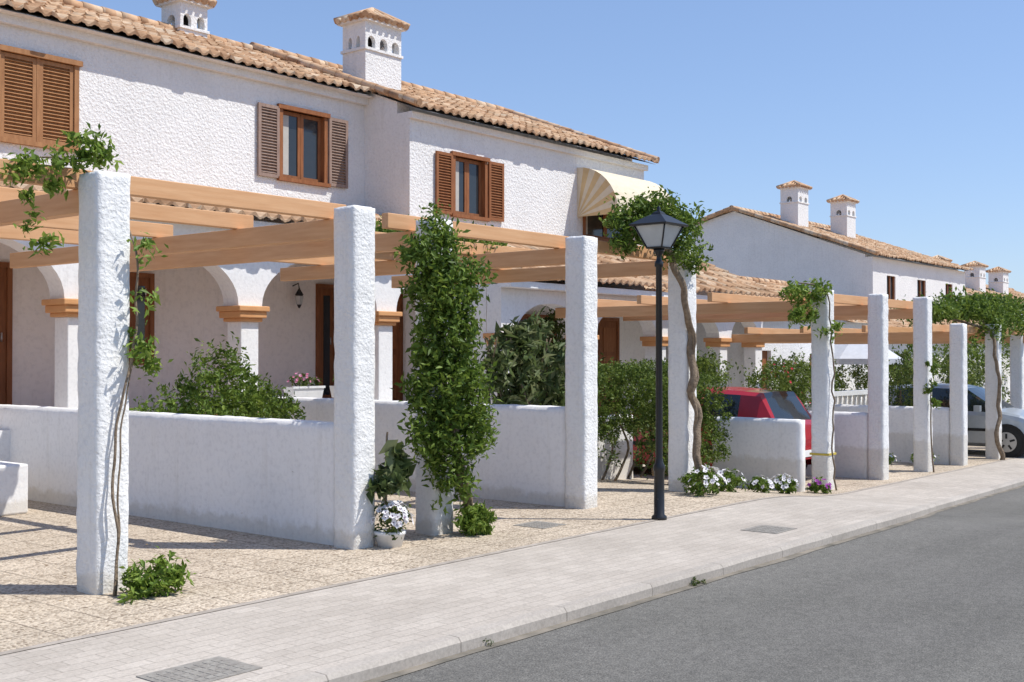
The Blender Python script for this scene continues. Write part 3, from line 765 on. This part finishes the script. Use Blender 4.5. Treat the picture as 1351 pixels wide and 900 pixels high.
# ------------------------------------------------------------------ cars
def car(name,cx,y0,L_,W,Hh,zb,paint,direction=1,tail=True):
    e=empty(name,(cx,y0,zb))
    h=Hh
    st=[(0,.40,.36,.62,.64,.38),(.015,.46,.26,.80,.86,.42),(.045,.485,.22,.90,.93,.43),(.115,.495,.20,.93,.93+.42*(h-.93)/.47*1.0,.37),
        (.20,.5,.18,.93,h-.03,.385),(.36,.5,.18,.92,h,.40),(.50,.5,.18,.91,h-.015,.395),(.57,.5,.18,.90,h-.07,.38),(.74,.5,.18,.88,.93,.42),(.86,.49,.19,.80,.84,.42),(.95,.46,.22,.68,.72,.40),(.985,.42,.26,.56,.6,.37),(1,.36,.34,.48,.5,.33)]
    mb=MB(); rings=[]
    for (t,hw,zl,zb_,zt,hwt) in st:
        w=hw*W; wt=hwt*W; y=t*L_
        half=[(w*.80,zl),(w*.97,zl+.08),(w,(zl+zb_)/2),(w*.985,zb_-.08),(w*.95,zb_),(wt+ (w*.95-wt)*.08,zt-(zt-zb_)*.12),(wt*.86,zt),(wt*.4,zt+.012),(0,zt+.016)]
        ring=[(x,z) for x,z in half]+[(-x,z) for x,z in half[-2::-1]]
        rings.append([(cx+x,(y0+y) if direction>0 else (y0+L_-y),zb+z) for x,z in ring])
    m=len(rings[0])
    for i in range(len(rings)-1):
        for j in range(m-1):
            jj=min(j,m-2-j); mat=M[paint]
            if jj==4 and i in(4,5,6,7) : mat=M['cglass']
            if jj in(5,6,7) and i==7: mat=M['cglass']
            if jj in(6,7) and i in(2,3): mat=M['cglass']
            mb.face([rings[i][j],rings[i+1][j],rings[i+1][j+1],rings[i][j+1]],mat,True)
    mb.face(rings[0],M[paint]); mb.face(rings[-1],M[paint])
    mb.done('body',e)
    Y=lambda t:(y0+t*L_) if direction>0 else (y0+L_-t*L_)
    mb=MB()
    for sgn in (1,-1):
        xx=cx+sgn*W*.5
        mb.tube([(cx+sgn*W*.478,Y(.37),zb+.92),(cx+sgn*W*.405,Y(.37),zb+h-.05)],[.03,.025],M[paint],6)
        mb.box(min(xx-.005,xx+.012),max(xx-.005,xx+.012),min(Y(.2),Y(.8)),max(Y(.2),Y(.8)),zb+.5,zb+.56,M['rubber'])
        mb.box(xx-.06+sgn*.1,xx+.06+sgn*.1,Y(.66)-.06,Y(.66)+.06,zb+.9,zb+1.02,M[paint])
    yb=Y(.0); s_=-1 if direction>0 else 1
    mb.box(cx-W*.42,cx+W*.42,min(yb,yb+s_*.05),max(yb,yb+s_*.05),zb+.36,zb+.54,M[paint])
    if tail:
        for sgn in(1,-1):
            a=cx+sgn*W*.42; mb.box(a-.07,a+.07,yb-.005+ .05,yb+.12,zb+.66,zb+.88,M['lred'])
        mb.box(cx-.26,cx+.26,yb-.06,yb-.052,zb+.40,zb+.50,M['white'])
    yf=Y(.97)
    for sgn in(1,-1):
        a=cx+sgn*W*.33; mb.box(a-.14,a+.14,min(yf,yf-s_*.06),max(yf,yf-s_*.06),zb+.52,zb+.66,M['alloy'])
    mb.done('trim',e)
    mb=MB()
    for t in(.18,.80):
        for sgn in(1,-1):
            xx=cx+sgn*(W/2-.07)
            def wheel(x0,x1,r,mat): mb.tube([(x0,Y(t),zb+.30),(x1,Y(t),zb+.30)],[r,r],mat,24,True,False)
            wheel(xx-.10*sgn,xx+.075*sgn,.365,M['dark']); wheel(xx-.08*sgn,xx+.082*sgn,.30,M['rubber']); wheel(xx,xx+.088*sgn,.20,M['alloy'])
            for k in range(5):
                T=Matrix.Translation((xx+.088*sgn,Y(t),zb+.30))@Matrix.Rotation(k*math.pi*2/5,4,'X')
                mb.box(-.006,.006,-.02,.02,.07,.17,M['rubber'],T)
    mb.done('wheels',e)
    return e
car('parked_car',16.72,7.8,3.75,1.6,1.42,zg(16.7),'red',1)
car('parked_car',25.3,6.35,3.8,1.62,1.42,-.45,'silver',-1,False)

# ------------------------------------------------------------------ vegetation
e=empty('climbing_vine_tree',(7.8,6.9,0))
vine_trunk('trunk',[(8.03,7.0,-.02),(7.98,6.97,.25),(7.84,6.95,.5),(7.72,6.9,1.1),(7.70,6.92,1.8),(7.62,6.92,2.5)],.045,.02,e,wob=.03)
vine_trunk('trunk_b',[(8.05,7.02,-.02),(7.93,6.9,.3),(7.84,6.9,.62),(7.66,6.9,1.0),(7.54,6.92,1.7)],.03,.012,e,wob=.03)
ox=-.18
cloud('leaves',[(7.86+ox,6.9,.50,.16,.16,.2,450),(7.86+ox,6.9,.92,.34,.3,.28,2200),(7.80+ox,6.9,1.33,.38,.32,.32,2700),(7.78+ox,6.9,1.76,.30,.28,.30,2000),(7.76+ox,6.92,2.18,.32,.3,.26,1900),(7.66+ox,6.95,2.50,.24,.26,.16,900),(7.48+ox,6.9,2.45,.15,.15,.12,220),(8.14+ox,6.9,1.1,.17,.16,.4,480),(7.45+ox,6.9,1.3,.14,.14,.5,450),(8.08+ox,6.9,2.3,.18,.2,.2,360),(7.74+ox,7.0,2.72,.12,.12,.12,170),(8.26+ox,6.85,.78,.08,.1,.2,90)],M['lf_vine'],.075,e,1,.40,.10)
e2_=empty('ornamental_grass_clump',(7.9,6.88,0))
cloud('leaves',[(7.93,6.84,.12,.17,.15,.12,900)],M['lf_bright'],.09,e2_,2,.25,.06)
e=empty('climbing_vine',(4.45,7.0,0))
vine_trunk('stem',[(4.42,6.98,0),(4.44,7.0,.35),(4.42,7.02,.8),(4.48,7.02,1.2),(4.58,7.03,1.6),(4.63,7.05,1.95),(4.62,7.06,2.3),(4.58,7.3,2.7),(4.3,7.4,2.93),(4.0,7.5,2.9)],.011,.006,e,wob=.03)
vine_trunk('stem_b',[(4.40,6.97,0),(4.46,7.01,.5),(4.46,7.0,.9),(4.53,7.02,1.3),(4.61,7.03,1.7)],.008,.005,e,wob=.03)
cloud('leaves',[(4.62,7.0,1.66,.11,.08,.10,130),(4.70,7.0,1.55,.08,.06,.06,50),(4.64,7.0,1.95,.05,.05,.12,30),(4.64,7.0,2.32,.07,.07,.09,50),(4.52,7.25,3.0,.16,.12,.06,130),(4.36,7.3,3.0,.16,.14,.12,190),(4.12,7.4,2.9,.16,.14,.10,120),(4.20,7.3,2.74,.06,.1,.16,70),(4.04,7.35,2.55,.07,.08,.18,70),(3.88,7.4,2.85,.18,.15,.08,80),(4.10,7.3,2.3,.06,.06,.10,60),(4.2,7.3,2.86,.1,.1,.1,60)],M['lf_bright'],.075,e,3,.4,.07)
e=empty('ground_plant',(4.6,6.85,0))
cloud('leaves',[(4.58,6.80,.10,.22,.16,.09,650),(4.68,6.76,.17,.12,.1,.08,200),(4.46,6.74,.05,.18,.1,.04,160)],M['lf_bright'],.065,e,4,.4,.06)
e=empty('potted_petunias',(7.02,6.98,0)); mb=MB()
mb.lathe((7.0,6.98,0),[(.10,0),(.125,.10),(.135,.105),(.135,.13),(.12,.13)],M['white'],20); mb.done('pot',e)
cloud('leaves',[(7.0,6.96,.22,.15,.14,.13,480)],M['lf_dark'],.05,e,5,.45,.06); flowers('blooms',[(7.0,6.95,.20,.17,.15,.18,54)],M['fl_white'],.07,e,5)
e=empty('broad_leaf_plant',(7.0,7.0,.4))
vine_trunk('stem',[(7.0,7.02,.25),(7.0,7.03,.6),(7.02,7.03,.95)],.014,.008,e)
cloud('leaves',[(7.0,6.96,.68,.13,.10,.28,190)],M['lf_broad'],.19,e,6,.45,.06,.2)
e=empty('wisteria_tree',(11.9,6.9,0))
vine_trunk('trunk',[(12.02,6.92,-.02),(11.95,6.9,.35),(12.05,6.95,.8),(11.98,7.0,1.25),(12.02,7.02,1.7),(11.85,7.0,2.15),(11.68,7.0,2.55),(11.55,7.1,2.85),(11.3,7.1,3.0)],.05,.035,e,wob=.06)
vine_trunk('trunk_b',[(12.05,6.9,-.02),(12.08,6.98,.5),(11.98,6.96,1.0),(12.06,6.98,1.5),(11.9,6.97,2.0),(11.7,7.02,2.5)],.025,.015,e,wob=.06)
vine_trunk('limb',[(11.5,7.1,2.8),(11.1,7.2,2.86),(10.8,7.3,2.8)],.035,.015,e)
ox=-.18
cloud('leaves',[(11.5+ox,7.1,3.14,.42,.3,.2,1900),(11.85+ox,7.05,3.06,.32,.28,.2,1200),(11.15+ox,7.15,3.05,.3,.28,.25,1100),(12.2+ox,7.05,2.84,.18,.2,.28,600),(11.35+ox,7.0,3.30,.22,.2,.1,300),(11.8+ox,6.95,2.78,.22,.2,.14,400),(11.0+ox,7.1,2.85,.16,.2,.12,250),(12.25+ox,7.1,3.25,.32,.2,.05,190)],M['lf_vine'],.075,e,7,.42,.10)
e=empty('pergola_creeper',(10,9,2.8))
cloud('leaves',[(9.6,9.9,2.98,.5,.3,.09,700),(10.3,10,3.0,.6,.3,.13,1000),(11.0,10.0,3.02,.5,.3,.14,850),(11.6,9.9,2.99,.5,.3,.11,550),(10.3,8.8,2.92,.4,.15,.06,250)],M['lf_vine'],.08,e,8,.42,.12)
e=empty('climbing_vine',(15.8,7.1,2))
vine_trunk('stem',[(15.98,6.99,-.36),(15.92,7.0,.4),(16.0,7.02,1.2),(15.9,7.0,1.9),(15.8,7.05,2.5),(15.4,7.3,2.62)],.014,.01,e,wob=.05)
cloud('leaves',[(15.75,7.2,2.50,.3,.2,.12,420),(15.4,7.3,2.45,.3,.2,.12,350),(15.5,7.2,2.2,.25,.15,.16,300),(15.85,7.0,2.0,.14,.1,.12,120),(15.25,7.3,2.12,.1,.1,.14,80)],M['lf_bright'],.09,e,9,.4,.09)
e=empty('garden_shrub',(7.8,10.5,0))
vine_trunk('stem',[(7.8,10.5,0),(7.8,10.6,.6),(7.7,10.5,1.2)],.04,.02,e)
cloud('leaves',[(7.15,10.3,1.0,.35,.35,.30,1100),(7.5,10.2,1.05,.35,.35,.38,1300),(7.9,10.4,1.12,.4,.4,.42,1700),(8.05,10.5,1.5,.2,.2,.2,320),(8.4,10.6,.98,.4,.4,.34,1300),(8.9,10.9,.95,.4,.4,.28,1000),(9.3,11.3,.9,.4,.4,.24,700),(7.6,10.4,1.5,.13,.12,.16,110)],M['lf_vine'],.07,e,10,.4,.1)
e=empty('oleander_bush',(11.4,9.0,0))
for k in range(9):
    a=random.uniform(-.7,.7); vine_trunk('stem_%d'%k,[(11.4+a*.3,9.0,0),(11.4+a*.8,9.0+random.uniform(-.2,.2),1.0),(11.4+a*1.1,9+random.uniform(-.3,.3),1.8)],.018,.008,e)
cloud('leaves',[(11.0,8.9,1.35,.35,.3,.45,420),(11.4,9.0,1.5,.4,.3,.4,520),(11.85,8.9,1.3,.35,.3,.45,420),(11.2,9.0,1.85,.2,.2,.14,100),(11.6,9,1.85,.25,.2,.12,120),(11.4,9,.9,.6,.3,.3,400)],M['lf_broad'],.2,e,11,.3,.14,.1)
e=empty('box_hedge',(13.5,9.2,0))
rng=random.Random(5)
bl=[]
for ix in range(9):
    for iz in range(4):
        for iy in (0,1,2):
            if 0<ix<8 and iy==1 and iz<3: continue
            bl.append((12.5+ix*.30,8.9+iy*.3,.62+iz*.24,.17,.17,.14,330 if iy==0 or iz==3 else 160))
for ix in range(6):
    for iz in range(5):
        for iy in (0,1):
            bl.append((13.2+ix*.27,8.1+iy*.3,.22+iz*.24,.17,.17,.14,320 if iy==0 or iz==4 else 150))
cloud('leaves',bl,M['lf_hedge'],.05,e,12,.5,.07)
for k in range(8): vine_trunk('stem_%d'%k,[(12.5+k*.33,9.1,zg(13)-.05),(12.5+k*.33+rng.uniform(-.2,.2),9.0,.3),(12.5+k*.33,9.1,.8)],.02,.012,e)
for k in range(5): vine_trunk('stem_b%d'%k,[(13.3+k*.28,8.2,zg(14)-.15),(13.3+k*.28+rng.uniform(-.15,.15),8.15,.1),(13.3+k*.28,8.2,.4)],.02,.012,e)
cloud('low_growth',[(12.7,8.7,.35,.35,.2,.3,260),(13.2,8.3,.2,.4,.2,.25,300),(12.9,8.2,.55,.25,.2,.3,200)],M['lf_dark'],.06,e,13,.45,.1)
def bush(name,blobs,mat,size,seed,fl=None,fn=0,fs=.06):
    e=empty(name,blobs[0][:3])
    x,y=blobs[0][:2]
    vine_trunk('stem',[(x,y,zg(x)-.02),(x+.03,y,blobs[0][2]*.6),(x,y,blobs[0][2])],.03,.015,e)
    cloud('leaves',blobs,M[mat],size,e,seed)
    if fl: flowers('blooms',[(b[0],b[1],b[2],b[3]*1.05,b[4]*1.05,b[5]*1.05,fn) for b in blobs],M[fl],fs,e,seed,False)
bush('flowering_hedge',[(19.6,9.9,1.05,.5,.4,.45,1300),(20.4,10,1.1,.5,.4,.45,1300),(21.0,10,1.15,.5,.4,.4,1200),(20.9,10,.5,.7,.4,.5,900)],'lf_hedge',.075,20,'fl_red',7,.06)
bush('garden_shrub',[(19.3,11.2,1.3,.5,.3,.35,1000),(20.2,11.3,1.35,.5,.3,.3,900),(18.3,11.0,1.25,.5,.3,.4,900)],'lf_hedge',.08,21)
bush('garden_shrub',[(17.0,12.6,1.9,.6,.5,.6,1300),(17.3,12.4,1.3,.5,.4,.5,900)],'lf_dark',.1,22)
bush('garden_shrub',[(23.0,8.7,.9,.5,.4,.7,1500),(23.4,8.4,.2,.4,.4,.4,800),(22.5,8.3,-.1,.4,.3,.3,600)],'lf_dark',.08,23)
bush('garden_shrub',[(24.6,11.5,1.0,.8,.4,.6,1300),(26.2,11.8,1.1,.8,.4,.5,1200),(28.5,12.1,1.0,1.0,.4,.5,1200)],'lf_hedge',.09,24)
bush('garden_shrub',[(31,12,1.0,1.0,.5,.6,1200),(34,12.5,1.2,1.2,.6,.8,1500),(38,12.5,1.3,1.4,.6,.9,1500),(42,13,1.5,1.6,.6,1.2,1600),(48,13,1.6,2,1,1.2,1800)],'lf_hedge',.14,25)
def daisies(x,y,r,seed,n=26,fl='fl_white'):
    e=empty('flower_clump',(x,y,zg(x)))
    cloud('leaves',[(x,y,zg(x)+r*.5,r,r*.8,r*.55,int(3800*r))],M['lf_vine'],.055,e,seed)
    flowers('blooms',[(x,y,zg(x)+r*.5,r*1.05,r*.9,r*.75,n)],M[fl],.07,e,seed)
daisies(11.85,6.78,.27,30,34); daisies(12.85,7.0,.22,31,8); daisies(13.7,7.0,.17,32,16); daisies(14.3,6.98,.2,33,30); daisies(15.35,6.95,.17,34,16,'fl_purple')
daisies(12.4,7.3,.22,35,0); daisies(21.2,7.6,.25,36,20); daisies(19.9,7.9,.3,37,8)
e=empty('pergola_creeper',(25,8,2.2))
vine_trunk('trunk',[(23.75,7.0,-.45),(23.6,7.0,.0),(23.75,7.02,.6),(23.7,7.05,1.3),(23.8,7.2,2.1)],.05,.03,e,wob=.06)
vine_trunk('limb',[(23.8,7.2,2.1),(24.6,7.6,2.3),(26,7.9,2.35)],.03,.02,e,wob=.06)
vine_trunk('limb_b',[(23.8,7.2,2.1),(23.2,7.8,2.3),(22.3,8.1,2.35)],.03,.015,e,wob=.06)
cloud('leaves',[(21.9,7.9,2.40,.5,.5,.12,800),(22.6,7.8,2.46,.6,.5,.18,1400),(23.6,7.7,2.52,.7,.6,.23,1900),(24.7,7.7,2.55,.8,.6,.25,2000),(25.9,7.8,2.57,.8,.6,.28,2000),(27,7.9,2.57,.8,.6,.28,1900),(23.9,7.2,2.1,.35,.2,.25,500),(23.2,7.3,1.75,.12,.1,.3,140),(25.0,7.3,2.25,.5,.2,.18,550),(26.4,7.3,2.25,.5,.2,.18,500)],M['lf_vine'],.1,e,40,.42,.14)
bush('garden_shrub',[(27.8,9.2,.6,.6,.5,.9,1500),(29.5,9.0,.6,.8,.5,.9,1400)],'lf_dark',.1,41)
e=empty('climbing_vine',(20,7,0))
vine_trunk('stem',[(20.0,7.0,-.4),(19.95,7.02,.4),(20.0,7.03,1.2)],.016,.01,e)
cloud('leaves',[(19.92,7.0,.9,.14,.1,.25,200),(19.95,7.0,1.35,.12,.1,.2,140)],M['lf_vine'],.08,e,42)
cloud('kerb_weed',[(7.55,ky(7)-.04,-.065,.07,.035,.02,110),(5.2,ky(5)-.03,-.07,.04,.02,.01,20)],M['lf_dark'],.03,None,50,.3,.03)
rng=random.Random(9)
bl=[(rng.uniform(4,10.5),rng.uniform(6.2,8.5),.006,.5,.4,.0005,5) for k in range(36)]
cloud('leaf_litter',bl,leafmat('dry_leaves',(.12,.07,.03),(.22,.14,.06),(.3,.2,.1),.1),.028,None,51,.5,.35,3,.05)

e=empty('garden_parasol',(28.8,12,0)); mb=MB(); px_,py_=28.6,11.9
mb.tube([(px_,py_,-.45),(px_,py_,2.1)],[.025,.02],M['alloy'],8); mb.done('pole',e)
mb=MB(); n=8
for i in range(n):
    a=2*math.pi*i/n;b=2*math.pi*(i+1)/n; R=1.15
    P=lambda t,r,z:(px_+r*math.cos(t),py_+r*math.sin(t),z)
    mb.face([P(a,R,1.5),P(b,R,1.5),P(b,R*.5,1.87),P(a,R*.5,1.87)],M['fabric']); mb.face([P(a,R*.5,1.87),P(b,R*.5,1.87),(px_,py_,2.08)],M['fabric'])
    mb.face([P(a,R,1.5),P(b,R,1.5),P(b,R,1.36),P(a,R,1.36)],M['fabric'])
mb.done('canopy',e)
mb=MB()
for i in range(18):
    x=23.2+i*.26
    mb.lathe((x,10.6,.2),[(.05,0),(.03,.06),(.06,.2),(.03,.42),(.05,.5)],M['white'],10)
mb.box(23,27.9,10.5,10.7,.702,.80,M['white']); mb.box(23,27.9,10.5,10.7,-.5,.198,M['white'])
mb.done('balustrade')

# ------------------------------------------------------------------ world, sun, camera
w=bpy.data.worlds.new('World'); scene.world=w; w.use_nodes=True
nt=w.node_tree; bg=nt.nodes['Background']
sky=nt.nodes.new('ShaderNodeTexSky'); sky.sky_type='NISHITA'; sky.sun_disc=False
el=rad(58); tosun=Vector((.60*math.cos(el),-.80*math.cos(el),math.sin(el))).normalized()
sky.sun_elevation=el; sky.sun_rotation=math.atan2(tosun.x,tosun.y)
sky.air_density=1.0; sky.dust_density=.4; sky.ozone_density=2.4; sky.altitude=0
gm=nt.nodes.new('ShaderNodeGamma'); gm.inputs['Gamma'].default_value=.70
tn=nt.nodes.new('ShaderNodeMix'); tn.data_type='RGBA'; tn.blend_type='MULTIPLY'; tn.inputs[0].default_value=1
tn.inputs[7].default_value=(1.42,1.62,2.02,1)
nt.links.new(sky.outputs[0],gm.inputs['Color']); nt.links.new(gm.outputs[0],tn.inputs[6])
nt.links.new(tn.outputs[2],bg.inputs['Color']); bg.inputs['Strength'].default_value=.13
sd=bpy.data.lights.new('sun','SUN'); sd.energy=5.0; sd.angle=rad(.5); sd.color=(1,.96,.885)
so=bpy.data.objects.new('sun',sd); COL.objects.link(so); so.rotation_euler=(-tosun).to_track_quat('-Z','Y').to_euler()
so.location=(10,-10,30)
cd=bpy.data.cameras.new('camera'); cd.lens=41.3; cd.sensor_width=36; cd.clip_end=3000
co_=bpy.data.objects.new('camera',cd); COL.objects.link(co_); co_.location=(0,0,1.6)
co_.rotation_euler=(rad(90.665),0,rad(-51)); scene.camera=co_
scene.view_settings.view_transform='Standard'; scene.view_settings.look='None'; scene.view_settings.exposure=0
